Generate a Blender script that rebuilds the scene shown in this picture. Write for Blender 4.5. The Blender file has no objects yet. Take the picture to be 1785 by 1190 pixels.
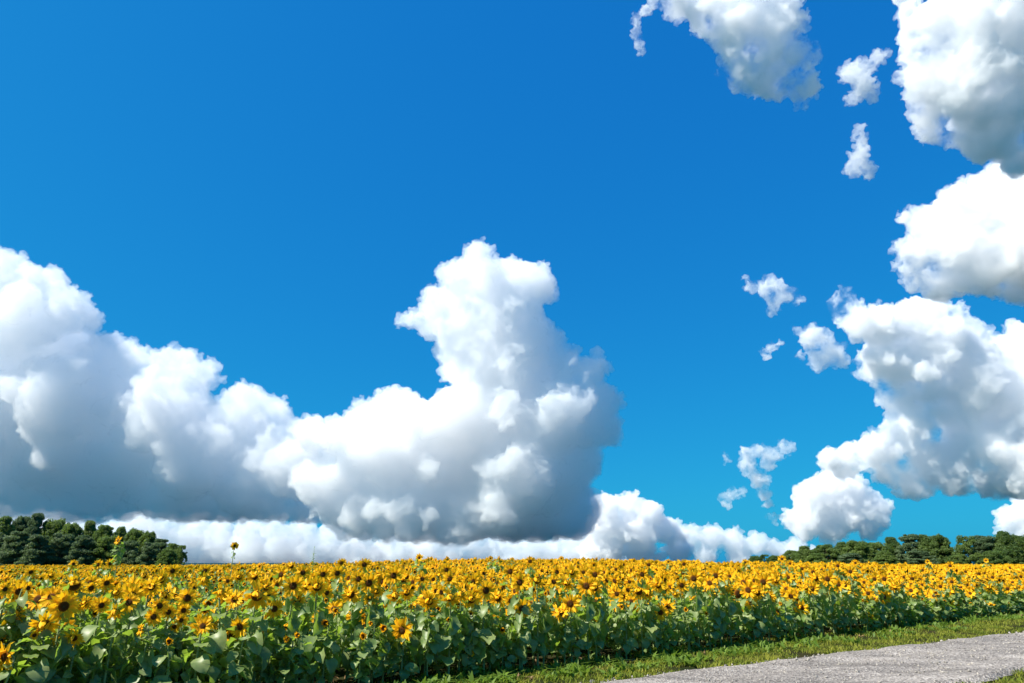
import bpy, bmesh, math, random
import numpy as np
from mathutils import Vector, Matrix, Euler, noise
R = math.radians
C = bpy.context.scene
random.seed(7); np.random.seed(7)
rng = np.random.default_rng(7)
col = C.collection

# ------------------------------------------------------------------ camera
W_PX, H_PX, F_PX = 1785.0, 1190.0, 1190.0        # photograph's pixels, focal length in them
CAM_Z = 1.55
PITCH = math.atan((981 - H_PX/2)/F_PX)
cd = bpy.data.cameras.new('camera'); cam = bpy.data.objects.new('camera', cd); col.objects.link(cam)
cam.location = (0, 0, CAM_Z); cam.rotation_euler = (math.pi/2 + PITCH, 0, 0)
cd.sensor_width = 36; cd.lens = 36*F_PX/W_PX; cd.clip_start = .1; cd.clip_end = 60000
C.camera = cam
CP, SP = math.cos(PITCH), math.sin(PITCH)
def ray(px, py):
    """direction of a photograph pixel, scaled so that its depth along the view axis is 1"""
    u, v = (px - W_PX/2)/F_PX, (H_PX/2 - py)/F_PX
    return np.array((u, CP - v*SP, SP + v*CP))

# ------------------------------------------------------------------ sky, sun, exposure
SUN_EL, SUN_AZ = R(50), R(-112)                    # azimuth from the view direction, negative = left
w = bpy.data.worlds.new('World'); C.world = w; w.use_nodes = True
nt = w.node_tree; bg = nt.nodes['Background']
sky = nt.nodes.new('ShaderNodeTexSky'); sky.sky_type = 'NISHITA'; sky.sun_disc = False
sky.sun_elevation = SUN_EL; sky.sun_rotation = SUN_AZ
sky.altitude = 200; sky.air_density = 1.0; sky.dust_density = 1.0; sky.ozone_density = 4.0
sep = nt.nodes.new('ShaderNodeSeparateColor'); cmb = nt.nodes.new('ShaderNodeCombineColor')
nt.links.new(sky.outputs[0], sep.inputs[0])
def power(ch, k, p):                               # a polariser's deep blue: each channel of the sky graded on its own
    a = nt.nodes.new('ShaderNodeMath'); a.operation = 'POWER'; a.inputs[1].default_value = p
    b = nt.nodes.new('ShaderNodeMath'); b.operation = 'MULTIPLY'; b.inputs[1].default_value = k
    nt.links.new(sep.outputs[ch], a.inputs[0]); nt.links.new(a.outputs[0], b.inputs[0]); nt.links.new(b.outputs[0], cmb.inputs[ch])
power(0, .055, .85); power(1, .97, .62); power(2, 2.87, .28)
nt.links.new(cmb.outputs[0], bg.inputs[0]); bg.inputs[1].default_value = .083
sd = bpy.data.lights.new('sun', 'SUN'); sun = bpy.data.objects.new('sun', sd); col.objects.link(sun)
sd.energy = 5.0; sd.angle = R(.5); sd.color = (1, .94, .84)
sdir = Vector((math.sin(SUN_AZ)*math.cos(SUN_EL), math.cos(SUN_AZ)*math.cos(SUN_EL), math.sin(SUN_EL)))
sun.rotation_euler = sdir.to_track_quat('Z', 'Y').to_euler(); sun.location = (-30, 0, 40)
C.view_settings.view_transform = 'Standard'; C.view_settings.look = 'None'
C.view_settings.exposure = .9; C.view_settings.gamma = 1
cy = C.cycles
cy.max_bounces = 32; cy.volume_bounces = 28; cy.volume_step_rate = .3; cy.transparent_max_bounces = 24; cy.diffuse_bounces = 3
cy.use_denoising = True; cy.sample_clamp_indirect = 6; cy.use_adaptive_sampling = True

# ------------------------------------------------------------------ helpers
def tag(o, label=None, cat=None, group=None, kind=None):
    for k, v in (('label', label), ('category', cat), ('group', group), ('kind', kind)):
        if v: o[k] = v
    return o
def mesh_np(name, V, F, smooth=True, mats=()):
    """mesh from arrays: V (n,3); F (m,k) all faces of one size"""
    me = bpy.data.meshes.new(name)
    V = np.asarray(V, np.float32); F = np.asarray(F, np.int32)
    me.vertices.add(len(V)); me.vertices.foreach_set('co', V.ravel())
    k = F.shape[1]
    me.loops.add(F.size); me.loops.foreach_set('vertex_index', F.ravel())
    me.polygons.add(len(F)); me.polygons.foreach_set('loop_start', np.arange(0, F.size, k, dtype=np.int32))
    me.polygons.foreach_set('use_smooth', np.full(len(F), smooth))
    for m in mats: me.materials.append(m)
    me.update(calc_edges=True); me.validate()
    return me
def link(name, me, parent=None):
    o = bpy.data.objects.new(name, me); col.objects.link(o)
    if parent: o.parent = parent
    return o
def mat(name):
    m = bpy.data.materials.new(name); m.use_nodes = True
    return m, m.node_tree, m.node_tree.nodes['Principled BSDF']

# ------------------------------------------------------------------ clouds
def ico(sub):
    bm = bmesh.new(); bmesh.ops.create_icosphere(bm, subdivisions=sub, radius=1)
    V = np.array([v.co[:] for v in bm.verts]); F = np.array([[v.index for v in f.verts] for f in bm.faces]); bm.free()
    return V, F
ICO2, ICO3 = ico(2), ico(3)
def cloud_mat(name, density, px, wisp, surf=.02, tint=(.955, .982, .998)):
    """droplets tinted for blue shade: light scatters many times inside; wisp > 0 tears the edges with noise of that many px"""
    m = bpy.data.materials.new(name); m.use_nodes = True; t = m.node_tree; t.nodes.clear()
    out = t.nodes.new('ShaderNodeOutputMaterial')
    vs = t.nodes.new('ShaderNodeVolumeScatter'); vs.inputs['Color'].default_value = (*tint, 1)  # tint puts the air's blue into the cloud colour, strongest in shaded depths
    vs.inputs['Density'].default_value = density; vs.inputs['Anisotropy'].default_value = 0
    if wisp:
        tc = t.nodes.new('ShaderNodeTexCoord'); nz = t.nodes.new('ShaderNodeTexNoise')
        nz.inputs['Scale'].default_value = 1/(wisp*px); nz.inputs['Detail'].default_value = 6; nz.inputs['Roughness'].default_value = .62
        mr = t.nodes.new('ShaderNodeMapRange'); mr.inputs['From Min'].default_value = .40; mr.inputs['From Max'].default_value = .66
        mr.inputs['To Min'].default_value = 0; mr.inputs['To Max'].default_value = density*2.2
        t.links.new(tc.outputs['Object'], nz.inputs['Vector']); t.links.new(nz.outputs[0], mr.inputs[0]); t.links.new(mr.outputs[0], vs.inputs['Density'])
        surf = .012
    t.links.new(vs.outputs[0], out.inputs['Volume'])
    mx = t.nodes.new('ShaderNodeMixShader'); tr = t.nodes.new('ShaderNodeBsdfTransparent')
    df = t.nodes.new('ShaderNodeBsdfDiffuse'); df.inputs[0].default_value = (.9, .9, .9, 1)
    mx.inputs[0].default_value = surf
    t.links.new(tr.outputs[0], mx.inputs[1]); t.links.new(df.outputs[0], mx.inputs[2]); t.links.new(mx.outputs[0], out.inputs['Surface'])
    return m
def cloud(label, D, blobs, seed, mfp=12, wisp=0, n1=16, n2=7, vox=1.5, disp=((80, 14), (26, 8), (9, 4.5)), base=None, tint=(.96, .987, 1)):
    """blobs: (px, py, radius in px[, nearer by px]); a cumulus grown as puffs upon puffs, at its own distance D"""
    rg = np.random.default_rng(seed); s = D/F_PX
    S = []
    for b in blobs:
        dz = (b[3] if len(b) > 3 else 0) + rg.uniform(-.4, .4)*b[2]
        c = ray(b[0], b[1])*(D - dz*s); r = b[2]*s*(1.16 if wisp else .95); S.append((*c, r*.82))
        for _ in range(7):
            d = rg.normal(size=3); d /= np.linalg.norm(d); rm = r*rg.uniform(.34, .5); S.append((*(c + d*(r - rm)), rm))
        for _ in range(n1):
            d = rg.normal(size=3); d /= np.linalg.norm(d)
            if d[2] < -.35: d[2] *= -.5
            r1 = r*rg.uniform(.16, .36); c1 = c + d*(r*.98 - r1*.65); S.append((*c1, r1))
            for _ in range(n2):
                e = rg.normal(size=3); e /= np.linalg.norm(e); e = e*.8 + d*.6; e /= np.linalg.norm(e)
                r2 = r1*rg.uniform(.25, .5); S.append((*(c1 + e*(r1 - r2*.2)), r2))
    Vs, Fs, n = [], [], 0
    for x, y, z, r in S:
        if r < vox*s*.8: continue
        T = ICO3 if r > 14*s else ICO2
        Vs.append(T[0]*r + (x, y, z)); Fs.append(T[1] + n); n += len(T[0])
    V = np.vstack(Vs); F = np.vstack(Fs)
    if base is not None:                            # the flat base at one height
        zb = CAM_Z + ray(W_PX/2, base)[2]*D; low = V[:, 2] < zb; V[low, 2] = zb + (V[low, 2] - zb)*.2
    org = V.mean(0); org[2] = V[:, 2].min()
    me = mesh_np('cumulus_cloud', V - org, F); o = link('cumulus_cloud', me); o.location = org
    def remesh(v):
        md = o.modifiers.new('r', 'REMESH'); md.mode = 'VOXEL'; md.voxel_size = v*s; md.use_smooth_shade = True
    remesh(vox)
    for i, (size, amp) in enumerate(disp):
        tx = bpy.data.textures.new('billow', 'CLOUDS'); tx.noise_scale = size*s; tx.noise_depth = 3; tx.noise_type = 'HARD_NOISE' if size < 50 else 'SOFT_NOISE'
        d = o.modifiers.new('d', 'DISPLACE'); d.texture = tx; d.strength = amp*s*2; d.mid_level = .5 if size >= 50 else .4; d.texture_coords = 'LOCAL'
    remesh(vox*.85)
    dg = bpy.context.evaluated_depsgraph_get(); new = bpy.data.meshes.new_from_object(o.evaluated_get(dg))
    o.modifiers.clear(); o.data = new; bpy.data.meshes.remove(me); new.name = 'cumulus_cloud'
    new.materials.clear(); new.materials.append(cloud_mat('cloud_droplets', 1/(mfp*s), s, wisp, tint=tint))
    new.polygons.foreach_set('use_smooth', np.ones(len(new.polygons), bool))
    return tag(o, label, 'cloud')

TOWER = [(835,450,38),(880,475,42),(925,495,40),(945,510,28),(800,480,35),(810,530,50),(870,550,65),(760,545,38),(720,558,26),(698,562,18),(745,572,30),(790,575,45),(760,540,40),(800,620,45),(920,570,42),(850,610,60),(840,650,55),(900,640,70),(985,640,48),(1020,650,42),(1045,700,48),(1055,750,40),(850,500,60),(890,545,62),(840,575,70),(900,600,80),(870,660,110),(930,740,110),(860,790,120),(960,830,90),(760,800,100),(680,800,80),(980,720,80),(880,720,90),(800,730,80),(730,745,65),(680,720,50),(640,735,50),(590,760,45),(545,760,45),(700,800,80),(800,820,90),(900,830,95),(980,830,70),(1000,780,50),(620,820,70),(560,840,60),(860,880,88),(950,885,80),(990,890,66),(760,880,78),(680,880,74),(600,885,64),(820,890,84),(1008,885,52),(910,890,80),(720,885,74),(640,885,64)]
LEFT = [(10,490,50),(80,510,55),(120,540,50),(150,560,25),(40,570,80),(100,620,80),(200,630,55),(235,640,45),(170,690,80),(310,655,55),(340,660,50),(290,720,80),(420,710,50),(470,725,48),(400,770,80),(500,760,45),(60,700,100),(-30,640,90),(100,790,90),(-30,800,90),(220,800,90),(330,830,80),(430,840,70),(510,830,60),(60,860,62),(110,865,60),(160,865,62),(220,868,58),(280,872,56),(330,875,56),(380,878,56),(425,880,54),(470,884,52),(530,886,52),(0,860,62),(5,470,50),(-80,520,70),(130,700,120),(250,760,110),(350,790,90),(430,790,80),(500,810,80),(180,820,80),(60,790,110),(-100,700,120)]
cloud('towering white cumulus with a beak-like bulge at upper left and a dark blue underside', 6000, TOWER, 1, 24, base=944, tint=(.935, .985, 1))
cloud('long white cumulus bank with shaded blue base behind the dark wood', 6800, LEFT, 2, 30, base=908, tint=(.95, .989, 1))
cloud('low strip of pale cloud under the dark base of the long cumulus bank', 9500, [(235,925,34),(280,935,38),(330,945,42),(385,948,42),(440,955,42),(495,960,42),(550,965,40),(605,965,40),(660,968,38),(700,968,34),(180,940,40),(120,935,46),(60,925,46),(0,915,44),(-50,915,50),(255,908,24),(295,912,26),(340,915,26),(385,918,28),(430,922,28),(480,924,28),(530,928,28),(580,934,28),(630,938,28),(680,940,28),(720,944,26)]+[(x, 982, 36) for x in range(-40, 740, 50)], 3, 24, disp=((60, 16), (18, 6)), tint=(.90, .965, .998))
cloud('low pale cloud along the horizon under the dark base of the towering cumulus', 9500, [(745,955,34),(780,940,30),(815,948,32),(860,960,32),(905,966,30),(950,968,30),(1000,968,30),(790,970,34),(760,925,24),(830,940,26),(880,948,26),(930,952,26),(985,950,28),(1020,945,30)]+[(x, 982, 32) for x in range(740, 1060, 45)], 4, 24, disp=((60, 14), (18, 6)), tint=(.90, .965, .998))
cloud('heaped white cumulus low at the right foot of the towering cumulus', 8000, [(1060,880,30),(1098,880,32),(1130,895,32),(1050,920,40),(1110,925,42),(1160,925,34),(1060,960,34),(1120,965,36),(1180,960,34),(1030,960,30)], 5, 12, vox=1.8)
cloud('flat low cloud on the horizon left of the right wood', 9500, [(1205,935,28),(1240,938,30),(1280,944,28),(1318,950,26),(1230,965,28),(1290,968,26),(1350,958,24),(1385,962,24),(1420,968,20)], 6, 20, disp=((60, 14), (18, 6)))
cloud('rounded grey-white cumulus just above the right wood', 5600, [(1425,868,42),(1452,838,38),(1470,850,40),(1385,905,28),(1480,880,50),(1520,890,35),(1400,910,38),(1460,915,40),(1510,920,34)], 7, 14, base=945)
cloud('small ragged cloud scrap with a hole in the clear gap above the flat low cloud', 4600, [(1305,790,16),(1325,784,14),(1345,790,16),(1372,780,14),(1306,815,17),(1326,838,17),(1340,812,12),(1338,862,14),(1342,880,10)], 8, 26, 26)
cloud('tiny cloud puff left of the ragged cloud scrap', 4600, [(1266,796,8),(1270,804,7)], 9, 26, 20, vox=1.4)
cloud('small slanting cloud puff under the ragged cloud scrap', 4600, [(1266,868,11),(1282,864,12),(1296,860,9)], 10, 26, 20, vox=1.4)
cloud('tiny cloud puff beside the left edge of the rounded cumulus', 4600, [(1356,903,8),(1366,900,9),(1342,898,6)], 11, 26, 20, vox=1.4)
cloud('large billowing white cloud with grey flat base over the right wood', 4000, [(1465,520,20),(1490,560,32),(1540,565,42),(1600,560,38),(1640,560,42),(1680,575,32),(1550,640,48),(1620,640,58),(1690,650,66),(1760,650,66),(1560,690,32),(1640,685,34),(1740,720,80),(1700,780,60),(1620,790,50),(1560,780,45),(1520,795,32),(1480,805,26),(1600,835,35),(1680,835,45),(1750,830,55),(1800,780,90),(1450,800,16),(1800,600,40),(1820,700,100),(1600,745,45),(1660,735,55),(1560,800,48),(1480,545,26),(1640,600,55)], 12, 16, 75, base=868)
cloud('cloud lobe hanging at the left of the large billowing cloud', 4000, [(1420,585,24),(1398,580,12),(1440,610,28),(1460,632,20),(1394,620,9),(1430,635,16)], 13, 24, 34)
cloud('ragged small cloud floating alone in deep blue sky', 3600, [(1310,500,13),(1345,500,22),(1365,515,21),(1388,524,13),(1352,540,13),(1298,484,8)], 14, 24, 28)
cloud('tiny torn wisp under the lone ragged cloud', 3600, [(1350,606,11),(1336,612,8),(1362,598,7)], 15, 18, 18, vox=1.4)
cloud('smooth white cloud with a grey flat base cut by the right edge of the photo', 2400, [(1680,370,50),(1730,350,45),(1775,330,50),(1620,400,42),(1585,380,20),(1600,450,38),(1640,470,50),(1700,440,75),(1780,420,90),(1760,480,55),(1596,490,20),(1830,430,110)], 16, 18, 80, base=520)
cloud('huge soft white cloud filling the top right corner of the sky', 1700, [(1680,60,70),(1760,40,90),(1625,130,52),(1700,150,80),(1780,150,90),(1645,200,50),(1720,230,55),(1795,260,55),(1605,60,32),(1582,20,22),(1580,-15,28),(1690,-40,70),(1800,-30,100),(1770,296,20),(1860,100,120)], 17, 20, 90)
cloud('ragged white cloud slanting down from the top edge of the sky', 1700, [(1185,5,34),(1240,25,42),(1290,50,46),(1340,70,52),(1300,115,42),(1350,140,42),(1390,150,32),(1385,100,36),(1290,-5,45),(1350,15,42),(1395,40,20),(1398,182,14),(1150,-10,25)], 18, 20, 62)
cloud('thin wisp of cloud left of the ragged slanting cloud', 1700, [(1108,34,11),(1124,18,11),(1110,48,9),(1112,62,9),(1116,77,9),(1120,92,8)], 19, 20, 24, vox=1.4)
cloud('pale cloud scrap between the slanting cloud and the corner cloud', 1480, [(1478,130,25),(1505,148,25),(1522,112,18),(1486,170,18),(1545,92,12),(1495,120,28),(1512,160,24),(1530,100,18)], 20, 24, disp=((40, 14), (14, 7), (6, 3)))
cloud('narrow upright cloud scrap below the pale cloud scrap', 1300, [(1500,225,15),(1500,245,20),(1498,270,24),(1508,292,21),(1486,294,20)], 21, 24, disp=((40, 14), (14, 7), (6, 3)))
cloud('white cloud top peeping over the trees at the right edge', 6000, [(1760,905,26),(1785,890,28),(1748,922,15),(1778,925,22),(1820,900,50)], 22, 14, vox=1.8)

# ------------------------------------------------------------------ ground, gravel road
P0 = np.array((-4.55, 7.39)); FD = np.array((.8008, .599)); FN = np.array((-.599, .8008))       # front row: a point, its direction, into the field
Q0 = np.array((2.83, 11.04)); RD = np.array((.845, .535)); RN = np.array((.535, -.845))       # road's far edge, its direction, across towards the camera
def swell(x, y):
    return .62*np.exp(-(((x - 2)/20)**2 + ((y - 52)/22)**2))
t = np.linspace(-1, 1, 281); b = 9.0; xs = 20000*np.sinh(b*t)/math.sinh(b)
X, Y = np.meshgrid(xs, xs + 20, indexing='ij'); n = len(t)
V = np.stack((X, Y, swell(X, Y)), -1).reshape(-1, 3); I = np.arange(n*n).reshape(n, n)
F = np.stack((I[:-1, :-1], I[1:, :-1], I[1:, 1:], I[:-1, 1:]), -1).reshape(-1, 4)
gm, t_, b_ = mat('field_soil')
def noise_col(t_, b_, scale, c1, c2, lo=.35, hi=.65, detail=6, coord='Object'):
    tc = t_.nodes.new('ShaderNodeTexCoord'); nz = t_.nodes.new('ShaderNodeTexNoise'); nz.inputs['Scale'].default_value = scale; nz.inputs['Detail'].default_value = detail
    cr = t_.nodes.new('ShaderNodeValToRGB'); cr.color_ramp.elements[0].position = lo; cr.color_ramp.elements[1].position = hi
    cr.color_ramp.elements[0].color = (*c1, 1); cr.color_ramp.elements[1].color = (*c2, 1)
    t_.links.new(tc.outputs[coord], nz.inputs['Vector']); t_.links.new(nz.outputs[0], cr.inputs[0]); t_.links.new(cr.outputs[0], b_.inputs['Base Color'])
    return nz, cr
noise_col(t_, b_, 1.7, (.016, .024, .009), (.034, .030, .014)); b_.inputs['Roughness'].default_value = 1; b_.inputs['Specular IOR Level'].default_value = 0
src = b_.inputs['Base Color'].links[0].from_socket; tc = t_.nodes.new('ShaderNodeTexCoord'); ln = t_.nodes.new('ShaderNodeVectorMath'); ln.operation = 'LENGTH'; t_.links.new(tc.outputs['Object'], ln.inputs[0])
mr = t_.nodes.new('ShaderNodeMapRange'); mr.inputs['From Min'].default_value = 250; mr.inputs['From Max'].default_value = 900; t_.links.new(ln.outputs['Value'], mr.inputs[0])
mx = t_.nodes.new('ShaderNodeMix'); mx.data_type = 'RGBA'; mx.inputs['B'].default_value = (.016, .05, .06, 1)          # blue put into the far ground's colour, as bounce light for cloud undersides
t_.links.new(mr.outputs[0], mx.inputs['Factor']); t_.links.new(src, mx.inputs['A']); t_.links.new(mx.outputs['Result'], b_.inputs['Base Color'])
tag(link('ground', mesh_np('ground', V, F, mats=[gm])), 'dark soil ground under the sunflower field', kind='structure')

def fbm(x, y, sc, seed=0.):
    return np.array([noise.fractal((a*sc, b*sc, seed), 1, 2, 4) for a, b in zip(np.ravel(x), np.ravel(y))]).reshape(np.shape(x))
rs = np.concatenate((np.arange(-14, 22, .12), np.arange(22, 90, .5))); rw = np.linspace(0, 2.55, 36)
A, B = np.meshgrid(rs, rw, indexing='ij'); wob = fbm(A, A*0, .55, 3)*.12; wob2 = fbm(A, A*0, .6, 9)*.14
BB = B*(1 + (wob2 - wob)/2.3) + wob + .05*np.minimum(A, 0)**2*np.exp(A/9)
X = Q0[0] + RD[0]*A + RN[0]*BB; Y = Q0[1] + RD[1]*A + RN[1]*BB
rut = -.03*np.exp(-((B - .65)/.24)**2) - .03*np.exp(-((B - 1.7)/.24)**2)
Z = .07 + rut + fbm(X, Y, 1.6, 1)*.014 + swell(X, Y); Z[:, 0] -= .06; Z[:, -1] -= .06
V = np.stack((X, Y, Z), -1).reshape(-1, 3); I = np.arange(A.size).reshape(A.shape)
F = np.stack((I[:-1, :-1], I[:-1, 1:], I[1:, 1:], I[1:, :-1]), -1).reshape(-1, 4)[:, ::-1]
rm, t_, b_ = mat('gravel_surface'); b_.inputs['Roughness'].default_value = .95; b_.inputs['Specular IOR Level'].default_value = .2
tc = t_.nodes.new('ShaderNodeTexCoord')
vo = t_.nodes.new('ShaderNodeTexVoronoi'); vo.inputs['Scale'].default_value = 36; t_.links.new(tc.outputs['Object'], vo.inputs['Vector'])
cr = t_.nodes.new('ShaderNodeValToRGB'); e = cr.color_ramp.elements
e[0].position = 0; e[0].color = (.07, .062, .055, 1); e[1].position = 1; e[1].color = (.47, .43, .385, 1)
e2 = e.new(.35); e2.color = (.215, .19, .168, 1); e3 = e.new(.7); e3.color = (.31, .278, .246, 1)
t_.links.new(vo.outputs['Color'], cr.inputs[0])
nz = t_.nodes.new('ShaderNodeTexNoise'); nz.inputs['Scale'].default_value = 1.1; nz.inputs['Detail'].default_value = 10; nz.inputs['Roughness'].default_value = .7; mp = t_.nodes.new('ShaderNodeMapping'); mp.inputs['Rotation'].default_value = (0, 0, -math.atan2(RD[1], RD[0])); mp.inputs['Scale'].default_value = (.35, 1.6, 1)
t_.links.new(tc.outputs['Object'], mp.inputs[0]); t_.links.new(mp.outputs[0], nz.inputs['Vector'])
mr = t_.nodes.new('ShaderNodeMapRange'); mr.inputs['From Min'].default_value = .3; mr.inputs['From Max'].default_value = .7; mr.inputs['To Min'].default_value = .45; mr.inputs['To Max'].default_value = 1.4
t_.links.new(nz.outputs[0], mr.inputs[0])
mx = t_.nodes.new('ShaderNodeMix'); mx.data_type = 'RGBA'; mx.blend_type = 'MULTIPLY'; mx.inputs['Factor'].default_value = 1
t_.links.new(cr.outputs[0], mx.inputs['A']); t_.links.new(mr.outputs[0], mx.inputs['B']); t_.links.new(mx.outputs['Result'], b_.inputs['Base Color'])
bp = t_.nodes.new('ShaderNodeBump'); bp.inputs['Distance'].default_value = .02; bp.inputs['Strength'].default_value = .9
t_.links.new(vo.outputs['Distance'], bp.inputs['Height']); t_.links.new(bp.outputs[0], b_.inputs['Normal'])
tag(link('gravel_road', mesh_np('gravel_road', V, F, mats=[rm])), 'pale grey gravel farm road with two wheel ruts', kind='structure')

# loose stones on the road
ns = 4500; a_ = rng.uniform(-6, 16, ns); b__ = rng.uniform(.02, 2.55, ns); rx = Q0[0] + RD[0]*a_ + RN[0]*b__; ry = Q0[1] + RD[1]*a_ + RN[1]*b__
TV, TF = ico(1); sz = rng.gamma(2, .0032, ns) + .004
Vs = (TV[None]*rng.uniform(.6, 1.3, (ns, len(TV), 1))*sz[:, None, None]*rng.uniform(.7, 1.3, (ns, 1, 3)))
Vs[..., 0] += rx[:, None]; Vs[..., 1] += ry[:, None]; Vs[..., 2] += (.066 + sz*.3)[:, None] + swell(rx, ry)[:, None] + (-.03*np.exp(-((b__ - .65)/.24)**2) - .03*np.exp(-((b__ - 1.7)/.24)**2))[:, None]
sm, t_, b_ = mat('stone'); noise_col(t_, b_, 30, (.10, .09, .08), (.42, .38, .33), detail=2); b_.inputs['Roughness'].default_value = .9
tag(link('gravel', mesh_np('gravel', Vs.reshape(-1, 3), (TF[None] + (np.arange(ns)*len(TV))[:, None, None]).reshape(-1, 3), smooth=False, mats=[sm])), 'loose grey stones strewn over the farm road', 'gravel', kind='stuff')

# ------------------------------------------------------------------ leaf-like materials
def leafy(name, c1, c2, trans, tw=.35, rough=.55, spec=.35, nscale=9, dust=None):
    """a thin blade: a reflecting side and light let through; c1..c2 vary from plant to plant and over the blade"""
    m, t, b = mat(name); b.inputs['Roughness'].default_value = rough; b.inputs['Specular IOR Level'].default_value = spec
    oi = t.nodes.new('ShaderNodeObjectInfo'); tc = t.nodes.new('ShaderNodeTexCoord'); nz = t.nodes.new('ShaderNodeTexNoise')
    nz.inputs['Scale'].default_value = nscale; nz.inputs['Detail'].default_value = 3; t.links.new(tc.outputs['Object'], nz.inputs['Vector'])
    ad = t.nodes.new('ShaderNodeMath'); ad.operation = 'MULTIPLY_ADD'; ad.inputs[1].default_value = .35; t.links.new(oi.outputs['Random'], ad.inputs[0])
    ml = t.nodes.new('ShaderNodeMapRange'); ml.inputs['From Min'].default_value = .35; ml.inputs['From Max'].default_value = .65; ml.inputs['To Max'].default_value = .65
    t.links.new(nz.outputs[0], ml.inputs[0]); t.links.new(ml.outputs[0], ad.inputs[2])
    mx = t.nodes.new('ShaderNodeMix'); mx.data_type = 'RGBA'; mx.inputs['A'].default_value = (*c1, 1); mx.inputs['B'].default_value = (*c2, 1)
    t.links.new(ad.outputs[0], mx.inputs['Factor']); t.links.new(mx.outputs['Result'], b.inputs['Base Color'])
    tr = t.nodes.new('ShaderNodeBsdfTranslucent'); tr.inputs[0].default_value = (*trans, 1)
    ms = t.nodes.new('ShaderNodeMixShader'); ms.inputs[0].default_value = tw
    t.links.new(b.outputs[0], ms.inputs[1]); t.links.new(tr.outputs[0], ms.inputs[2]); t.links.new(ms.outputs[0], t.nodes['Material Output'].inputs['Surface'])
    return m
M_LEAF = leafy('sunflower_leaf', (.095, .18, .042), (.31, .355, .13), (.38, .58, .05), .38, .45, .5)
M_STEM = leafy('sunflower_stem', (.2, .28, .09), (.32, .37, .16), (.15, .25, .05), .1, .6, .3)
M_PETAL = leafy('sunflower_petal', (.98, .475, .008), (1, .61, .018), (1, .61, .012), .38, .6, .15, 14)
M_CALYX = leafy('sunflower_calyx', (.09, .16, .04), (.14, .21, .05), (.15, .28, .03), .25, .6, .2)
M_DISC, t_, b_ = mat('sunflower_disc'); b_.inputs['Roughness'].default_value = .9; b_.inputs['Specular IOR Level'].default_value = .1
at = t_.nodes.new('ShaderNodeAttribute'); at.attribute_name = 'ring'
cr = t_.nodes.new('ShaderNodeValToRGB'); e = cr.color_ramp.elements
e[0].position = 0; e[0].color = (.085, .06, .018, 1); e[1].position = 1; e[1].color = (.30, .115, .008, 1)
q = e.new(.3); q.color = (.06, .026, .007, 1); q = e.new(.7); q.color = (.09, .032, .006, 1); q = e.new(.88); q.color = (.24, .09, .006, 1)
t_.links.new(at.outputs['Fac'], cr.inputs[0]); t_.links.new(cr.outputs[0], b_.inputs['Base Color'])
vo = t_.nodes.new('ShaderNodeTexVoronoi'); vo.inputs['Scale'].default_value = 160; tc = t_.nodes.new('ShaderNodeTexCoord'); t_.links.new(tc.outputs['Object'], vo.inputs['Vector'])
bp = t_.nodes.new('ShaderNodeBump'); bp.inputs['Distance'].default_value = .004; t_.links.new(vo.outputs['Distance'], bp.inputs['Height']); t_.links.new(bp.outputs[0], b_.inputs['Normal'])
MATS = [M_LEAF, M_STEM, M_PETAL, M_CALYX, M_DISC]

# ------------------------------------------------------------------ sunflower shapes as arrays (V, F, ring)
def strip(L, Wd, prof, segs, bend, fold, rg, wav=0.):
    """a blade along +X, face up +Z: length L, half-width profile prof(t); returns V (segs+1)*3, quads"""
    V = []
    ang = 0; p = np.zeros(3); st = L/segs
    for i in range(segs + 1):
        tt = i/segs; h = Wd*prof(tt); up = np.array((-math.sin(ang), 0, math.cos(ang)))
        for sgn in (-1, 0, 1):
            V.append(p + np.array((0, sgn*h, 0)) + up*(abs(sgn)*h*fold + (rg.uniform(-1, 1)*wav*h if sgn else 0)))
        ang += bend/segs; p = p + np.array((math.cos(ang), 0, math.sin(ang)))*st
    F = []
    for i in range(segs):
        for k in (0, 1):
            q = i*3 + k; F.append((q, q + 3, q + 4, q + 1))
    return np.array(V), np.array(F)
def rotm(*e): return np.array(Euler(e).to_matrix())
def cat(parts):
    Vs, Fs, n = [], [], 0
    for V, F in parts:
        Vs.append(V); Fs.append(F + n); n += len(V)
    return np.vstack(Vs), np.vstack(Fs)
leafprof = lambda t: (max(.03, math.sin(math.pi*min(1, (t*.86 + .14))**.8)**.85) if t < .97 else .03)
petalprof = lambda t: max(.08, math.sin(math.pi*(t*.8 + .2)**1.15)**.8) if t < .98 else .08
def tube(pts, rad, n=6):
    pts = np.array(pts, float); V = []
    for i, p in enumerate(pts):
        d = pts[min(i + 1, len(pts) - 1)] - pts[max(i - 1, 0)]; d /= np.linalg.norm(d)
        a = np.cross(d, (1, .2, .1)); a /= np.linalg.norm(a); b = np.cross(d, a)
        r = rad[i] if hasattr(rad, '__len__') else rad
        for k in range(n): V.append(p + r*(math.cos(2*math.pi*k/n)*a + math.sin(2*math.pi*k/n)*b))
    F = [(i*n + k, i*n + (k + 1) % n, (i + 1)*n + (k + 1) % n, (i + 1)*n + k) for i in range(len(pts) - 1) for k in range(n)]
    return np.array(V), np.array(F)
def dome(r, h, z0, rings=6, n=18, rg=None):
    V, F, ring = [], [], []
    for i in range(rings + 1):
        tt = max(.02, i/rings); z = z0 + h*(1 - tt**2) - (.006*math.exp(-(tt/.3)**2))
        for k in range(n):
            V.append((r*tt*math.cos(2*math.pi*k/n), r*tt*math.sin(2*math.pi*k/n), z)); ring.append(tt)
    for i in range(rings):
        for k in range(n): F.append((i*n + k, (i + 1)*n + k, (i + 1)*n + (k + 1) % n, i*n + (k + 1) % n))
    return np.array(V), np.array(F), np.array(ring)
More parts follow.
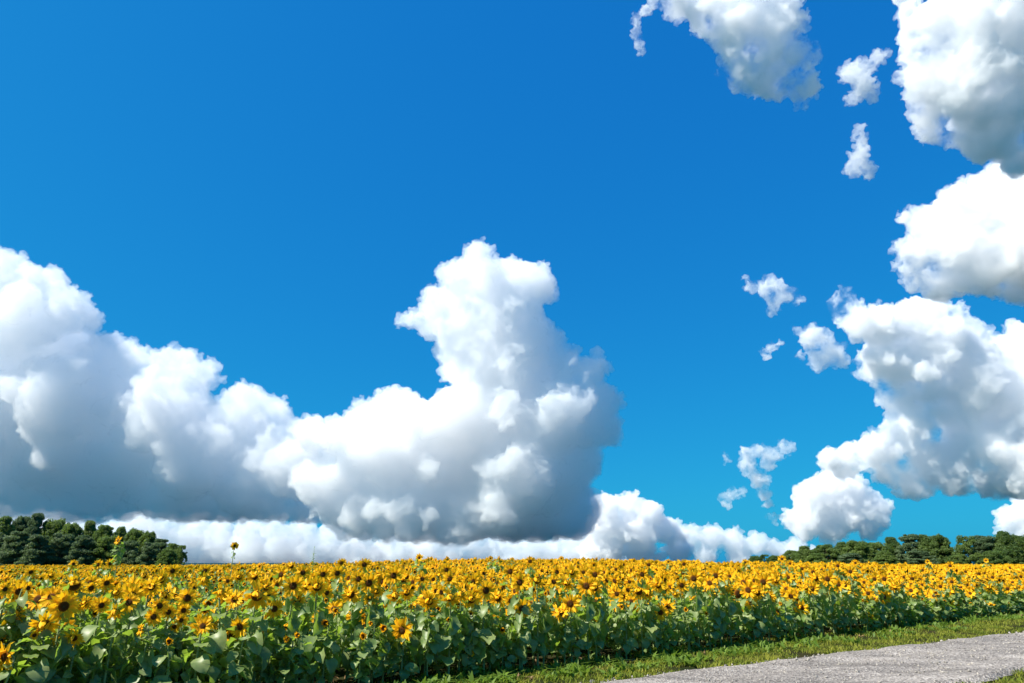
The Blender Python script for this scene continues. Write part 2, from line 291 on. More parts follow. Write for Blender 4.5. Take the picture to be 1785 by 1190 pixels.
def make_head(seed, rd=.046, lp=.094, npet=17, open_=.0, spread=.25, over=0, layers=2):
    """facing +Z. open_: lift of the petals (rad); over: share of upper petals that fall over the disc"""
    rg = np.random.default_rng(seed); pet = []
    for l in range(layers):
        for k in range(npet):
            a = 2*math.pi*(k + .5*l)/npet + rg.normal()*.09
            if rg.random() < .05: continue
            L = lp*rg.uniform(.8, 1.15)*(1 - .08*l); lift = open_ + .18*l + rg.normal()*spread; bend = rg.normal()*.35 - .15
            if over and math.sin(a) > .2 and rg.random() < over: lift = rg.uniform(1.3, 2.1); bend = rg.uniform(.1, .9)
            elif math.sin(a) < -.3 and over: lift += rg.uniform(-.5, .1)
            V, F = strip(L, L*.185*rg.uniform(.85, 1.2), petalprof, 3, bend, .25, rg)
            V = V @ rotm(rg.normal()*.25, 0, 0).T @ rotm(0, -lift, 0).T
            V[:, 0] += rd*.93; V[:, 2] += .004*l; pet.append((V @ rotm(0, 0, a).T, F))
    P = cat(pet)
    D = dome(rd, rd*.35, .002)
    cal = [tube([(0, 0, -.052), (0, 0, -.04), (0, 0, -.02), (0, 0, -.004)], [.012, .024, rd*.9, rd*.98], 12)]
    for k in range(13):
        a = 2*math.pi*k/13 + rg.normal()*.1
        V, F = strip(.052*rg.uniform(.8, 1.2), .012, lambda t: max(.05, (1 - t)), 2, .3, .1, rg)
        V = V @ rotm(0, -rg.uniform(-.15, .25), 0).T; V[:, 0] += rd*.8; V[:, 2] -= .014; cal.append((V @ rotm(0, 0, a).T, F))
    return P, D, cat(cal)
HEADS = [make_head(11), make_head(12, .05, .098, 18, .12, .2), make_head(13, .054, .092, 18, .15, .28, .65), make_head(14, .055, .09, 17, .1, .3, .85), make_head(15, .042, .078, 16, .3, .2),
         make_head(16, .046, .09, 16, -.15, .4), make_head(17, .038, .06, 15, .75, .2), make_head(18, .058, .08, 15, -.3, .45, .4), make_head(19, .046, .098, 19, .05, .25), make_head(20, .052, .095, 18, .2, .25, .3)]
BUD = make_head(31, .03, .045, 12, 1.35, .12); SEED = make_head(32, .072, .03, 9, -.5, .4, 0, 1)
HEADS += [BUD, SEED]
def make_stem(seed):
    rg = np.random.default_rng(seed); lx, ly = rg.normal(size=2)*.02
    pts = [(0, 0, -.03), (lx*.5, ly*.5, .25), (lx, .02 + ly, .55), (lx*.6, .045 + ly*.5, .8), (0, .05, .93), (0, .035, .985), (0, .004, 1.0), (0, -.03, 1.0)]
    return tube(pts, [.014, .013, .012, .0105, .0095, .009, .009, .011])
STEMS = [make_stem(i) for i in range(5)]
def make_leaves(seed, n=13, lo=.14, size=1., top=.93):
    rg = np.random.default_rng(seed); out = []; az = rg.uniform(0, 6.28)
    for i in range(n):
        f = i/(n - 1); z = lo + (top - lo)*f + rg.normal()*.015; az += 2.4 + rg.normal()*.35
        L = size*(.07 + .078*math.sin(math.pi*(.18 + .72*f)))*rg.uniform(.7, 1.35); pl = L*rg.uniform(.35, .6)
        up = rg.uniform(.1, .7); e = np.array((math.cos(up)*pl, 0, math.sin(up)*pl*.8))
        Vt, Ft = tube([(0, 0, 0), e*.5 + (0, 0, .01), e], [.0045, .0035, .003], 4)
        droop = rg.uniform(-1.3, -.2) + (.55 if f > .75 else 0)
        V, F = strip(L, L*.42*rg.uniform(.85, 1.1), leafprof, 5, rg.uniform(-1.3, .1), rg.uniform(.05, .7), rg, .42)
        V = V @ rotm(rg.normal()*.6, 0, 0).T @ rotm(0, -(droop*.6 + rg.normal()*.25), 0).T + e
        Rz = rotm(0, 0, az).T
        for A, B in ((Vt, Ft), (V, F)):
            W_ = A @ Rz; W_[:, 2] += z; out.append((W_, B))
    return cat(out)
LEAVES = [make_leaves(100 + i, 26 + i % 4, .2, 1.0 + .12*(i % 3), .91) for i in range(8)]
SPARSE = [make_leaves(140, 5, .6, .7, .8), make_leaves(141, 24, .45, .8)]
LEAVES += SPARSE

def me_of(name, VF, m, ring=None):
    me = mesh_np(name, VF[0], VF[1], mats=[m])
    if ring is not None:
        at = me.attributes.new('ring', 'FLOAT', 'POINT'); at.data.foreach_set('value', ring.astype(np.float32))
    return me
HM = [(me_of('flower_head', h[2], M_CALYX), me_of('petals', h[0], M_PETAL), me_of('seed_disc', h[1][:2], M_DISC, h[1][2])) for h in HEADS]
SM = [me_of('stem', s_, M_STEM) for s_ in STEMS]
LM = [me_of('leaves', l, M_LEAF) for l in LEAVES]

def sunflower(x, y, h, yaw, tilt, head, stem, leaf, hs=1., roll=0., girth=1., label=None):
    """yaw 0 looks at -Y; turned by yaw about Z. tilt up positive."""
    e = bpy.data.objects.new('sunflower', None); col.objects.link(e); e.empty_display_size = .1
    e.location = (x, y, float(swell(x, y))); e.rotation_euler = (0, 0, yaw)
    st = link('stem', SM[stem], e); st.scale = (girth, 1, h)
    lf = link('leaves', LM[leaf], e); lf.scale = (girth, girth, h*.5 + .5 if h > 1 else h)
    lf.scale[2] = h
    if h > 1.4: lf.scale[2] = 1; lf.location[2] = h - 1
    hd = link('flower_head', HM[head][0], e); hd.location = (0, -.045, h + .0); hd.rotation_euler = (math.pi/2 - tilt, roll, 0); hd.scale = (hs, hs, hs)
    pe = link('petals', HM[head][1], hd); di = link('seed_disc', HM[head][2], hd)
    tag(e, label, 'sunflower', 'sunflowers in the field'); return e

def project(x, y, z):
    z = z - CAM_Z; dep = y*CP + z*SP; return W_PX/2 + F_PX*x/dep, H_PX/2 - F_PX*(z*CP - y*SP)/dep
# heads one can pick out in the photograph: where, how wide (px), turned by, tilted by, kind
PICK = [(206,942,15,-48,10,4,9),(409,951,14,12,0,0,8),(9,1027,22,0,0,0),(33,1031,30,5,0,1),(49,1025,22,45,5,5),(23,1049,36,10,-5,3),(22,1070,42,0,-25,3),(111,1057,48,12,0,8),(77,1088,46,8,-35,2),(60,1107,14,10,0,6),(2,1118,24,55,0,5),(133,1057,28,0,-40,3),(148,1051,24,10,-15,2),(90,1041,40,-20,15,5),(177,1055,26,10,0,1),(201,1066,30,0,-35,3),(225,1050,34,-15,10,5),(186,1016,24,10,-5,1),(203,1033,26,0,-25,2),
(278,1056,30,5,0,0),(268,1075,28,-5,0,8),(294,1067,26,10,0,0),(320,1064,24,15,5,4),(316,1081,22,5,0,0),(304,1092,20,-10,-10,1),(325,1094,10,20,0,6),(300,1112,22,-15,5,5),(245,1097,16,-62,0,5),(244,1117,14,-62,-5,5),(265,1139,16,0,0,10),(301,995,22,0,0,1),(312,995,18,5,0,0),(357,995,22,5,10,1),(357,1010,26,0,-30,3),(448,1038,44,10,-5,3),(478,1061,30,5,0,1),(459,1097,22,-20,-45,7),(550,1077,18,-35,-5,5),(490,1001,26,-30,0,1),(511,1021,34,0,0,1),(536,1022,30,5,0,9),(553,1023,34,5,-15,2),(519,1045,26,0,-15,2),(528,998,26,0,0,0),(563,1001,24,10,5,1),(588,999,24,10,0,1),(444,1006,24,0,0,9),(417,1006,20,0,-15,2),(385,1031,28,10,-30,3),(464,1024,26,0,-10,2),(171,984,16,-20,0,1),(192,982,16,10,5,1),(128,983,16,0,15,5),(54,997,18,0,0,1),(89,1003,18,20,-10,2),(72,1008,12,0,0,0),(508,987,18,0,0,9),(595,981,16,0,0,1),
(635,984,22,5,0,1),(731,972,14,-20,0,4),(855,973,9,0,0,0),(870,974,12,70,10,5),(924,978,18,0,0,0),(612,1036,32,0,-5,9),(625,1009,26,0,0,1),(643,1016,32,5,0,1),(657,1031,22,0,-20,2),(686,1003,28,0,0,1),(736,1009,22,0,0,0),(778,993,20,5,0,1),(784,1009,24,0,5,8),(645,1043,24,20,-10,2),(689,1038,30,0,-15,3),(709,1033,26,0,-10,2),(748,1048,34,-10,-25,2),(716,1058,22,75,0,5),(785,1041,32,0,-20,3),(803,1035,26,0,-25,3),(822,1045,30,5,-15,2),(847,1029,32,20,0,1),(868,1043,28,5,0,9),(890,1047,22,5,0,4),(910,1061,32,10,-5,1),(889,996,24,0,0,1),(906,1015,30,0,0,8),(936,1011,30,0,-25,7),(946,1049,22,0,0,4),(994,1052,32,0,0,1),(988,1016,24,0,-10,3),(965,1014,24,10,10,5),(971,997,20,0,0,8),(997,998,22,0,-15,2),(1017,997,16,0,0,1),(1037,1001,24,0,0,1),(1022,1021,32,-5,0,1),(1037,1024,28,20,0,9),(1036,1075,24,0,0,0),(1022,1050,20,-75,0,5),(1039,1048,24,-45,0,5),(1075,1035,24,0,0,0),(1113,1030,32,-20,-10,7),(1129,1033,26,15,-25,3),(970,1075,16,15,0,6),(1076,1084,10,0,0,6),(820,1070,12,-10,0,6),(854,1061,12,-10,0,6),(766,1108,20,0,0,11),(876,1097,16,0,-15,10),(822,1139,10,0,0,6),(1097,1014,18,0,0,0),(1119,1001,22,0,-5,1),(1131,984,16,0,0,1),(1165,979,10,0,0,0),(1192,983,16,0,-5,1),(1190,999,16,-10,0,0),(1188,1020,22,20,0,1),(1178,1036,14,0,-20,2),
(1209,1033,22,0,0,1),(1209,1008,28,0,0,1),(1247,1003,24,0,0,1),(1237,1016,26,-10,10,5),(1266,1025,24,0,-30,3),(1272,1004,18,0,10,8),(1304,1028,28,-15,0,1),(1320,1033,26,5,0,9),(1309,1051,22,0,0,0),(1330,1014,28,0,0,1),(1353,1013,18,0,-10,2),(1374,1006,18,0,5,8),(1363,974,14,0,0,0),(1299,980,12,0,0,0),(1377,982,12,0,0,1),(1398,991,16,0,0,0),(1417,997,18,0,0,1),(1422,1008,22,0,0,9),(1442,1009,24,5,0,1),(1415,1026,24,5,0,1),(1405,1023,22,-40,-5,3),(1450,1028,18,0,0,0),(1462,1019,20,0,0,8),(1473,1020,18,10,0,4),(1494,1033,12,0,0,4),(1513,1034,20,0,0,0),(1508,1050,10,0,0,6),(1540,1040,24,0,0,1),(1588,1029,20,-20,5,8),(1598,1034,16,10,0,0),(1661,1032,18,15,-10,3),(1665,1052,13,0,0,4),(1691,1034,16,0,20,8),(1724,1024,18,0,-15,2),(1756,1026,16,0,-5,1),(1770,1024,14,0,-15,3),(1524,1009,18,0,0,1),(1541,1009,20,0,0,1),(1482,996,18,0,0,1),(1469,1003,16,0,0,9),(1460,986,16,0,0,1),(1491,981,12,0,0,0),(1617,979,8,0,0,4),(1719,977,8,0,0,4),(1656,986,14,0,0,1),(1639,1022,16,0,0,1),(1607,1019,14,0,0,0),(1625,1019,14,0,-5,3),(1640,1008,14,0,0,0),(1659,1014,16,0,0,1),(1730,1006,14,0,0,1)]
plants = []                                         # x, y, h, yaw, tilt, head, leaf, hs, picked
def front(x, y): return (np.stack((x, y), -1) - P0) @ FN
for p in PICK:
    px, py, dm, yaw, tilt, hd = p[:6]; r = ray(px, py)
    real = {10: .13, 11: .19, 6: .15, 4: .21, 7: .25}.get(hd, .25)
    dep = real*F_PX/dm
    k = P0 @ FN; dmin = (k + .12)/(r[:2] @ FN)       # not in front of the front row
    dep = max(dep, dmin)
    if r[2] < 0: dep = min(dep, (CAM_Z - .5)/-r[2]) if (CAM_Z - .5)/-r[2] > dmin else dmin
    if py > 1022: dep = min(dep, dmin*rng.uniform(1.0, 1.07))
    pt = r*dep; x, y = pt[:2]; z = CAM_Z + pt[2] - float(swell(x, y))
    hs = dm*dep/F_PX/real
    face = math.atan2(-pt[0], pt[1])                 # yaw that looks at the camera's side of the road
    yw = face*.8 + R(yaw)
    # the head sits .045 ahead of the stem
    plants.append((x - .045*math.sin(yw), y + .045*math.cos(yw), max(.32, z), yw, R(tilt), hd, p[6] if len(p) > 6 else rng.integers(0, 8), float(np.clip(hs*1.02, .5, 1.7)), 1))
# the rest of the field, row upon row
def in_view(x, y, m=1.06): return (y > 1) & (np.abs(x)/np.maximum(y, .1) < .75/CP*m + .02)
S_, D_ = [], []
d = .1
while d < 150:
    gap = .30 if d < 14 else .30 + (d - 14)*.006
    s_ = np.arange(-10, 260, gap); s_ = s_ + rng.uniform(-.45, .45, len(s_))*gap
    S_.append(s_); D_.append(d + rng.normal(0, .09 + .002*d, len(s_))); d += .46 if d < 14 else .46 + (d - 14)*.012
S_ = np.concatenate(S_); D_ = np.concatenate(D_); D_ = np.maximum(D_, .05)
X = P0[0] + FD[0]*S_ + FN[0]*D_; Y = P0[1] + FD[1]*S_ + FN[1]*D_
keep = in_view(X, Y) & (np.hypot(X, Y) < 165)
X, Y, D_ = X[keep], Y[keep], D_[keep]
PX = np.array([(p[0], p[1]) for p in plants])
near = np.array([np.min((PX[:, 0] - a)**2 + (PX[:, 1] - b)**2) < .15**2 for a, b in zip(X, Y)])
X, Y, D_ = X[~near], Y[~near], D_[~near]; N = len(X)
patch = fbm(X, Y, .12, 5)
dist = np.hypot(X, Y)
Hh = np.clip(.93 - .035*np.clip(dist/40, 0, 1)*(dist < 70) + .085*rng.normal(size=N) + .12*patch + np.minimum(D_, 2)*.06, .55, 1.42) - .12*(D_ < .45)
Yaw = np.arctan2(-X, Y)*.75 + rng.normal(0, .5, N) - .12
Tilt = rng.normal(.02, .30, N); Hd = rng.choice([0, 1, 2, 3, 4, 5, 7, 8, 9, 6, 11], N, p=[.13, .16, .12, .11, .08, .1, .05, .11, .1, .02, .02]); Lf = rng.integers(0, 8, N)
Hs = np.clip(rng.normal(1.0, .15, N), .6, 1.4); dist = np.hypot(X, Y)
pdist = [math.hypot(p[0], p[1]) for p in plants]
ppx = np.array([[*project(p[0], p[1], p[2]), pd, PICK[i][2]] for i, (p, pd) in enumerate(zip(plants, pdist))])
uu, vv = project(X, Y, Hh + swell(X, Y) + np.where((D_ < 1.5) & (X < 3), .16, 0)); hide = np.zeros(N, bool)
for u_, v_, pd, dm in ppx: hide |= (dist < pd + .2) & (np.abs(uu - u_) < dm*.75 + 110/dist) & (vv - v_ < dm + 60/dist) & (vv - v_ > -dm*1.5 - 60/dist)
Hh = np.where(hide, Hh - .25, Hh); Hd = np.where(hide & (rng.random(N) < .6), 10, Hd)      # lower, budding plants before the blooms one can pick out
score = np.where(D_ < .75, 1., .42)/dist
order = np.argsort(-score); n_ind = 300 - len(plants)
IND, REST = order[:n_ind], order[n_ind:]
for i in IND: plants.append((X[i], Y[i], Hh[i] + (.16 if D_[i] < 1.5 and X[i] < 3 else .06 if D_[i] < .7 else 0), Yaw[i], Tilt[i], int(Hd[i]), int(Lf[i]), Hs[i], 0))

ZONES = [(170, 'below the left part of the dark left wood'), (345, 'below the right end of the dark left wood'), (470, 'below the lone bloom raised above the field'), (600, 'below the tall thin weed'),
         (720, 'right of the tall thin weed'), (880, 'under the white left half of the towering cloud'), (1050, 'under the dark right half of the towering cloud'), (1200, 'under the heaped cloud at the tower foot'),
         (1370, 'left of the right wood'), (1560, 'before the left half of the right wood'), (1e9, 'before the right end of the right wood')]
NTH = 'first second third fourth fifth sixth seventh eighth ninth tenth eleventh twelfth thirteenth fourteenth fifteenth sixteenth seventeenth eighteenth nineteenth twentieth'.split()
NTH += ['twenty-' + w for w in NTH[:9]] + ['thirtieth'] + ['thirty-' + w for w in NTH[:9]] + ['fortieth']
SPECIAL = {0: 'tallest sunflower, turned aside on a leafy stalk before the dark left wood', 1: 'lone round bloom on a bare stalk high above the field',
           29: 'small closed green-yellow bud low among leaves at the left', 106: 'brown seed head without petals low in the leaf wall', 107: 'half-open yellow-green bud low in the leaf wall under the tower cloud',
           8: 'largest drooping bloom at lower left with petals fallen over its disc', 7: 'largest wide-open bloom at the left, facing the road', 87: 'big round bloom alone low in front of the leaves under the dark cloud base',
           129: 'sunflower bloom rising over the field edge just left of the right wood', 34: 'big bloom with large brown disc among the rows under the long bank'}
buckets = {}
for i, p in enumerate(plants):
    if i in SPECIAL: continue
    u, v = project(p[0], p[1], p[2]); dd = float(front(np.array(p[0]), np.array(p[1])))
    zn = next(k for k, (lim, _) in enumerate(ZONES) if u < lim)
    kind = {10: 'budding', 11: 'petal-less', 6: 'half-open', 7: 'wilting', 3: 'drooping', 2: 'drooping'}.get(p[5], 'open')
    buckets.setdefault((zn, 0 if dd < .75 else 1 if dd < 3 else 2, kind), []).append((u, i))
LAB = dict(SPECIAL)
for (zn, row, kind), L in buckets.items():
    L.sort()
    for k, (u, i) in enumerate(L):
        who = f'{kind} {("front-row", "second-rank", "deeper")[row]} sunflower'
        LAB[i] = f'{who} {ZONES[zn][1]}' if len(L) == 1 else f'{NTH[k]} {who} from the left {ZONES[zn][1]}'
for i, p in enumerate(plants):
    sunflower(p[0], p[1], p[2], p[3], p[4], p[5], i % 5, int(p[6]), p[7], random.uniform(-.3, .3), random.uniform(.9, 1.15), LAB[i])

# the thousands behind them: one object, a kind of plant set at each point
kinds = bpy.data.collections.new('sunflower_kinds')
for k in range(27):
    hd = k % 10 if k < 22 else 10; tl = (0, -.3, .2, .35, -.1, .1, -.5, .15, -.15, .25, .05)[k % 11]
    Vs, Fs, Ms, n = [], [], [], 0; rings = []
    Rt = rotm(math.pi/2 - tl, 0, 0).T
    for VF, mi, isd in ((LEAVES[k % 8], 0, 0), (STEMS[k % 5], 1, 0), (HEADS[hd][0], 2, 1), (HEADS[hd][2], 3, 1), (HEADS[hd][1][:2], 4, 1)):
        V_, F_ = VF
        if isd: V_ = V_ @ Rt + (0, -.045, 1.0)
        Vs.append(V_); Fs.append(F_ + n); n += len(V_); Ms.append(np.full(len(F_), mi)); rings.append(HEADS[hd][1][2] if mi == 4 else np.zeros(len(V_)))
    me = mesh_np('sunflower_kind', np.vstack(Vs), np.vstack(Fs), mats=MATS); me.polygons.foreach_set('material_index', np.concatenate(Ms).astype(np.int32))
    at = me.attributes.new('ring', 'FLOAT', 'POINT'); at.data.foreach_set('value', np.concatenate(rings).astype(np.float32))
    kinds.objects.link(bpy.data.objects.new('sunflower_kind', me))
pm = bpy.data.meshes.new('sunflowers'); pm.vertices.add(len(REST))
pm.vertices.foreach_set('co', np.stack((X[REST], Y[REST], swell(X[REST], Y[REST])), -1).astype(np.float32).ravel())
def pattr(nm, ty, arr):
    a = pm.attributes.new(nm, ty, 'POINT'); a.data.foreach_set('vector' if ty == 'FLOAT_VECTOR' else 'value', np.ascontiguousarray(arr).ravel())
zr = np.zeros(len(REST)); pattr('turn', 'FLOAT_VECTOR', np.stack((rng.normal(0, .06, len(REST)), rng.normal(0, .06, len(REST)), Yaw[REST]), -1).astype(np.float32))
gs = Hs[REST]*(1 + np.clip((dist[REST] - 30)/200, 0, .35)); pattr('size', 'FLOAT_VECTOR', np.stack((gs, gs, Hh[REST]), -1).astype(np.float32))
bloom = np.clip(.42 + .46*np.clip((X[REST]/np.maximum(Y[REST], 1) + .35)/.7, 0, 1) + .35*patch[REST], .25, .95)   # fewer in flower towards the left
pattr('kind', 'INT', np.where(rng.random(len(REST)) < bloom, rng.integers(0, 22, len(REST)), rng.integers(22, 27, len(REST))).astype(np.int32))
field = link('sunflowers', pm); tag(field, 'crowded yellow sunflowers reaching back to the horizon', 'sunflowers', kind='stuff')
gn = bpy.data.node_groups.new('sunflower_rows', 'GeometryNodeTree'); gn.interface.new_socket('Geometry', in_out='INPUT', socket_type='NodeSocketGeometry'); gn.interface.new_socket('Geometry', in_out='OUTPUT', socket_type='NodeSocketGeometry')
gi, go = gn.nodes.new('NodeGroupInput'), gn.nodes.new('NodeGroupOutput'); ip = gn.nodes.new('GeometryNodeInstanceOnPoints'); ci = gn.nodes.new('GeometryNodeCollectionInfo')
ci.inputs['Collection'].default_value = kinds; ci.inputs['Separate Children'].default_value = True; ci.inputs['Reset Children'].default_value = True; ip.inputs['Pick Instance'].default_value = True
def named(nm, ty, sock):
    a = gn.nodes.new('GeometryNodeInputNamedAttribute'); a.data_type = ty; a.inputs['Name'].default_value = nm
    if nm == 'turn':
        c = gn.nodes.new('FunctionNodeEulerToRotation'); gn.links.new(a.outputs['Attribute'], c.inputs[0]); gn.links.new(c.outputs[0], ip.inputs[sock])
    else: gn.links.new(a.outputs['Attribute'], ip.inputs[sock])
named('turn', 'FLOAT_VECTOR', 'Rotation'); named('size', 'FLOAT_VECTOR', 'Scale'); named('kind', 'INT', 'Instance Index')
gn.links.new(gi.outputs[0], ip.inputs['Points']); gn.links.new(ci.outputs[0], ip.inputs['Instance']); gn.links.new(ip.outputs[0], go.inputs[0])
md = field.modifiers.new('rows', 'NODES'); md.node_group = gn
print('plants', len(plants), 'rest', len(REST))

# ------------------------------------------------------------------ grass verge and weeds
def blades(pts, hmin, hmax, wd, lean, m, name, label, nper, spread, seed):
    rg = np.random.default_rng(seed); n = len(pts)*nper
    base = np.repeat(pts, nper, 0) + rg.normal(0, spread, (n, 2)); h = rg.uniform(hmin, hmax, n)*np.repeat(rg.uniform(.6, 1.2, len(pts)), nper)
    az = rg.uniform(0, 2*math.pi, n); ln = rg.uniform(.1, lean, n)*h; dx, dy = np.cos(az), np.sin(az); wx, wy = -dy*wd, dx*wd
    z0 = swell(base[:, 0], base[:, 1])
    def P(f, wf): return [np.stack((base[:, 0] + dx*ln*f*f + sg*wx*wf*h/hmax, base[:, 1] + dy*ln*f*f + sg*wy*wf*h/hmax, z0 + h*f*(1 - .25*f*ln/h)), -1) for sg in (-1, 1)]
    a, b, c = P(0, .8), P(.55, 1.), P(1, .12)
    V = np.stack((a[0], a[1], b[0], b[1], c[0], c[1]), 1).reshape(-1, 3); k = (np.arange(n)*6)[:, None]
    F = np.concatenate((k + [0, 1, 3, 2], k + [2, 3, 5, 4]))
    return tag(link(name, mesh_np(name, V, F, mats=[m])), label, name.split('_')[-1], kind='stuff')
def road_d(x, y): return (np.stack((x, y), -1) - Q0) @ RN       # >0 on the road, >3 beyond it
nn = 90000; gx = rng.uniform(-7, 34, nn); gy = rng.uniform(5, 34, nn)
fd, rd = front(gx, gy), road_d(gx, gy); cl = fbm(gx, gy, .9, 2)
edge = fbm(gx, gy, 1.4, 7)*.42; ga = (np.stack((gx, gy), -1) - Q0) @ RD; rd = rd - .05*np.minimum(ga, 0)**2*np.exp(ga/9)
k = (fd < .28 + edge*2) & (rd < .02 + edge*.8) & in_view(gx, gy, 1.1) & (cl > -.38) & (rng.random(nn) < np.clip(14/np.hypot(gx, gy), .25, 1))
k2 = (rd > 2.5 + edge) & (rd < 6) & in_view(gx, gy, 1.1) & (cl > -.45)
M_GRASS = leafy('grass_blade', (.07, .135, .012), (.30, .29, .04), (.3, .38, .03), .3, .65, .15, 2.4)
blades(np.stack((gx, gy), -1)[k | k2], .025, .085, .0065, 1.8, M_GRASS, 'verge_grass', 'short sunlit grass between the field and the gravel road', 14, .06, 21)
M_WEED = leafy('weed_leaf', (.08, .15, .02), (.16, .24, .03), (.25, .4, .04), .35, .55, .25, 3)
kw = (fd < .35) & (fd > -.75 + edge*2) & in_view(gx, gy, 1.1) & (cl > -.15) & (rng.random(nn) < np.where(gx < 3, .6, .3))
blades(np.stack((gx, gy), -1)[kw], .04, .17, .028, 2.4, M_WEED, 'edge_weeds', 'leafy weeds along the foot of the sunflower field', 12, .06, 22)
M_DRY = leafy('dry_leaf', (.16, .10, .05), (.30, .21, .11), (.3, .2, .08), .2, .8, .1, 3)
kd = (fd < 1.2) & (fd > -.5) & in_view(gx, gy, 1.1) & (rng.random(nn) < .12)
blades(np.stack((gx, gy), -1)[kd], .03, .09, .02, 2.5, M_DRY, 'dry_leaves', 'withered brown leaves lying under the front row', 4, .07, 23)

# ------------------------------------------------------------------ trees
M_CROWN = leafy('tree_foliage', (.04, .08, .025), (.15, .20, .05), (.28, .42, .06), .35, .6, .25, 1.5)
M_CROWN2 = leafy('pine_foliage', (.05, .09, .042), (.15, .20, .09), (.2, .3, .09), .3, .6, .25, 1.5)
M_BARK = leafy('bark', (.05, .04, .03), (.11, .09, .07), (.02, .02, .02), .02, .9, .1, 2)
def make_crown(seed, kind):
    """unit tree: height 1, crown width about .8; leaf sprays clumped on boughs, gaps between"""
    rg = np.random.default_rng(seed); C_ = []
    nb = {'broad': 190, 'pine': 150, 'airy': 60}[kind]
    for _ in range(nb):
        f = rg.uniform(.02, .95) if kind != 'airy' else rg.uniform(.3, .95); w_ = .40*math.sin(math.pi*min(1, .25 + .72*f))**.6*rg.uniform(.45, 1)
        if kind == 'broad' and seed % 2: w_ *= 1.25 - .95*f
        if kind == 'pine': w_ = .42*(1.05 - f)**.45*rg.uniform(.3, 1)
        a = rg.uniform(0, 6.283); r = rg.uniform(.03, .11); C_.append((math.cos(a)*w_, math.sin(a)*w_, f*.97 - r*.4, r))
    pts, nrm = [], []
    for x, y, z, r in C_:
        n = int(30 + 270*(r/.1)**2); d = rg.normal(size=(n, 3)); d /= np.linalg.norm(d, axis=1)[:, None]; rr = r*rg.uniform(.55, 1.12, n)[:, None]
        q = d*rr; q[:, 2] *= .85 if kind != 'pine' else .55
        if kind == 'pine': q[:, :2] *= 1.15
        pts.append(q + (x, y, z)); nrm.append(d + rg.normal(0, .7, (n, 3)))
    P = np.vstack(pts); Nn = np.vstack(nrm); Nn /= np.linalg.norm(Nn, axis=1)[:, None]
    u = np.cross(Nn, rg.normal(size=P.shape)); u /= np.linalg.norm(u, axis=1)[:, None]; v = np.cross(Nn, u); sz = rg.uniform(.008, .019, len(P))[:, None]
    V = np.stack((P - u*sz - v*sz*.5, P + u*sz - v*sz*.6, P + u*sz*.7 + v*sz*.6, P - u*sz*.8 + v*sz*.5), 1).reshape(-1, 3)
    crown = V, np.arange(len(V)).reshape(-1, 4)
    tb = [tube([(0, 0, -.02), (.01, 0, .2), (-.01, .01, .5), (.01, 0, .85)], [.028, .022, .015, .005], 7)]
    for x, y, z, r in C_[::2]:
        tb.append(tube([(0, 0, max(.1, z - .18)), (x*.5, y*.5, z - .08), (x, y, z)], [.01, .007, .003], 5))
    return me_of('crown', crown, M_CROWN2 if kind == 'pine' else M_CROWN), me_of('trunk', cat(tb), M_BARK)
TREES = {'broad': [make_crown(50 + i, 'broad') for i in range(5)], 'pine': [make_crown(60 + i, 'pine') for i in range(4)], 'airy': [make_crown(70 + i, 'airy') for i in range(2)]}
def tree(px, py, wpx, D, kind, var, label, group):
    r = ray(px, py); p = r*(D/r[1]); h = (CAM_Z + p[2])*random.uniform(1.0, 1.07); wd = wpx/F_PX*D/.8
    e = bpy.data.objects.new('tree', None); col.objects.link(e); e.location = (p[0], p[1], 0); e.rotation_euler = (0, 0, random.uniform(0, 6.28)); e.scale = (wd, wd, h)
    c, tk = TREES[kind][var % len(TREES[kind])]; link('trunk', tk, e); link('crown', c, e); return tag(e, label, 'tree', group)
LW = [(-30,892,60,165,'broad'),(14,895,52,160,'broad'),(45,896,46,166,'pine'),(66,892,36,160,'pine'),(98,902,50,162,'broad'),(128,907,46,158,'broad'),(160,904,46,160,'broad'),(186,911,44,155,'broad'),(212,917,42,158,'broad'),(238,921,40,154,'broad'),(262,924,38,152,'broad'),(284,936,36,150,'pine'),(303,944,32,148,'broad'),(318,950,22,146,'airy'),
      (-10,925,56,146,'pine'),(34,924,54,142,'pine'),(72,928,52,140,'pine'),(112,926,50,144,'pine'),(150,932,48,140,'pine'),(190,934,46,142,'broad'),(228,938,44,140,'pine'),(264,944,40,140,'pine'),(294,955,30,139,'broad')]
for i, a in enumerate(LW):
    tree(*a, i, (f'{NTH[i]} tree from the left along the top of the dark left wood' if i < 14 else f'{NTH[i-14]} tree from the left in the lower front rank of the left wood'), 'trees of the dark left wood')
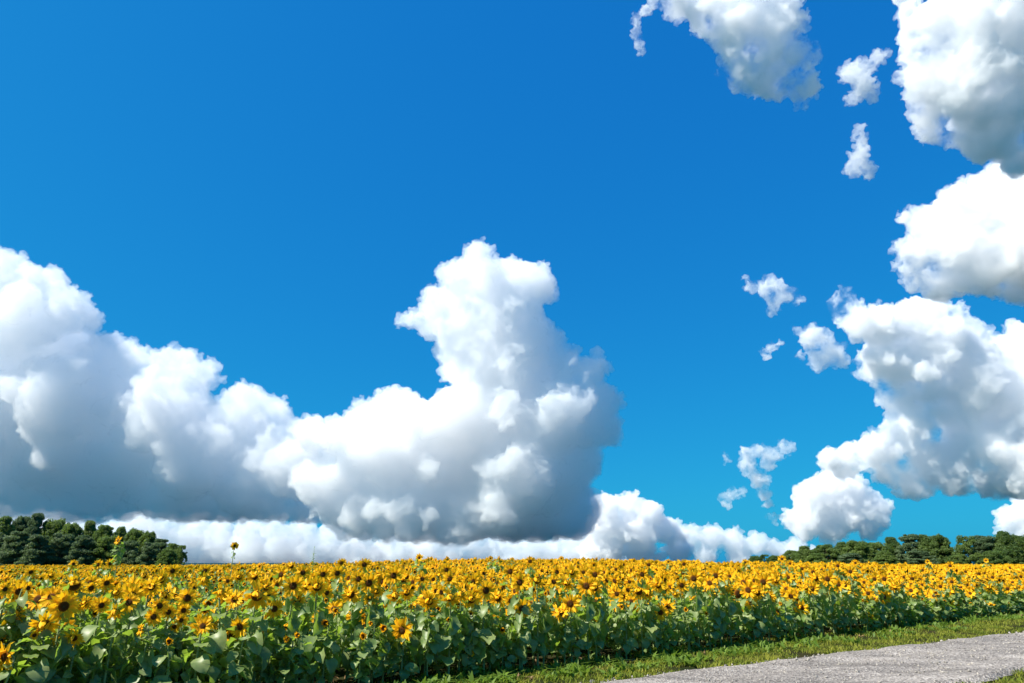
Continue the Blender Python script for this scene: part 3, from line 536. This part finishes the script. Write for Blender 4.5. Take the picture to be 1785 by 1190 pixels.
RW = [(1316,968,18,230,'broad'),(1332,966,16,228,'airy'),(1350,968,18,226,'broad'),(1380,957,24,205,'broad'),(1402,950,34,200,'broad'),(1436,949,36,198,'broad'),(1466,944,32,200,'broad'),(1492,941,36,196,'broad'),(1522,942,34,198,'broad'),(1552,933,34,194,'broad'),(1584,929,36,190,'pine'),(1608,929,32,188,'broad'),(1632,931,30,186,'broad'),(1650,950,22,186,'pine'),
      (1682,932,34,180,'airy'),(1714,930,36,178,'pine'),(1746,925,42,176,'broad'),(1776,930,40,176,'broad'),(1806,932,44,176,'broad'),(1420,964,34,190,'broad'),(1480,962,36,186,'pine'),(1540,960,36,184,'broad'),(1600,958,40,180,'pine'),(1668,966,26,176,'broad'),(1730,958,34,170,'airy')]
for i, a in enumerate(RW):
    tree(a[0], a[1], a[2]*1.4, *a[3:], i + 2, (f'{NTH[i]} small far tree from the left beyond the right field edge' if i < 3 else f'{NTH[i-3]} tree from the left along the top of the right wood' if i < 14 else f'{NTH[i-14]} tree right of the sky gap in the right wood' if i < 19 else f'{NTH[i-19]} lower front tree from the left in the right wood'), 'trees of the right wood')

# ------------------------------------------------------------------ the tall thin weed above the field
r = ray(548, 953); p = r*19; h = CAM_Z + p[2] - float(swell(p[0], p[1])); rg = np.random.default_rng(5)
e = bpy.data.objects.new('tall_weed', None); col.objects.link(e); e.location = (p[0], p[1], float(swell(p[0], p[1]))); tag(e, 'tall thin dark green weed standing up above the sunflowers', 'weed')
link('stem', me_of('weed_stem', tube([(0, 0, 0), (.02, 0, h*.5), (0, 0, h)], [.01, .008, .003]), M_STEM), e)
lv = []
for k in range(46):
    z = h*(.45 + .55*k/45); L = .2*(1.25 - k/45)*rg.uniform(.7, 1.2); V, F = strip(L, L*.24, leafprof, 3, -.5, .2, rg)
    V = V @ rotm(0, -rg.uniform(.2, .8), 0).T @ rotm(0, 0, k*2.4).T; V[:, 2] += z; lv.append((V, F))
link('leaves', me_of('weed_leaves', cat(lv), M_LEAF), e)
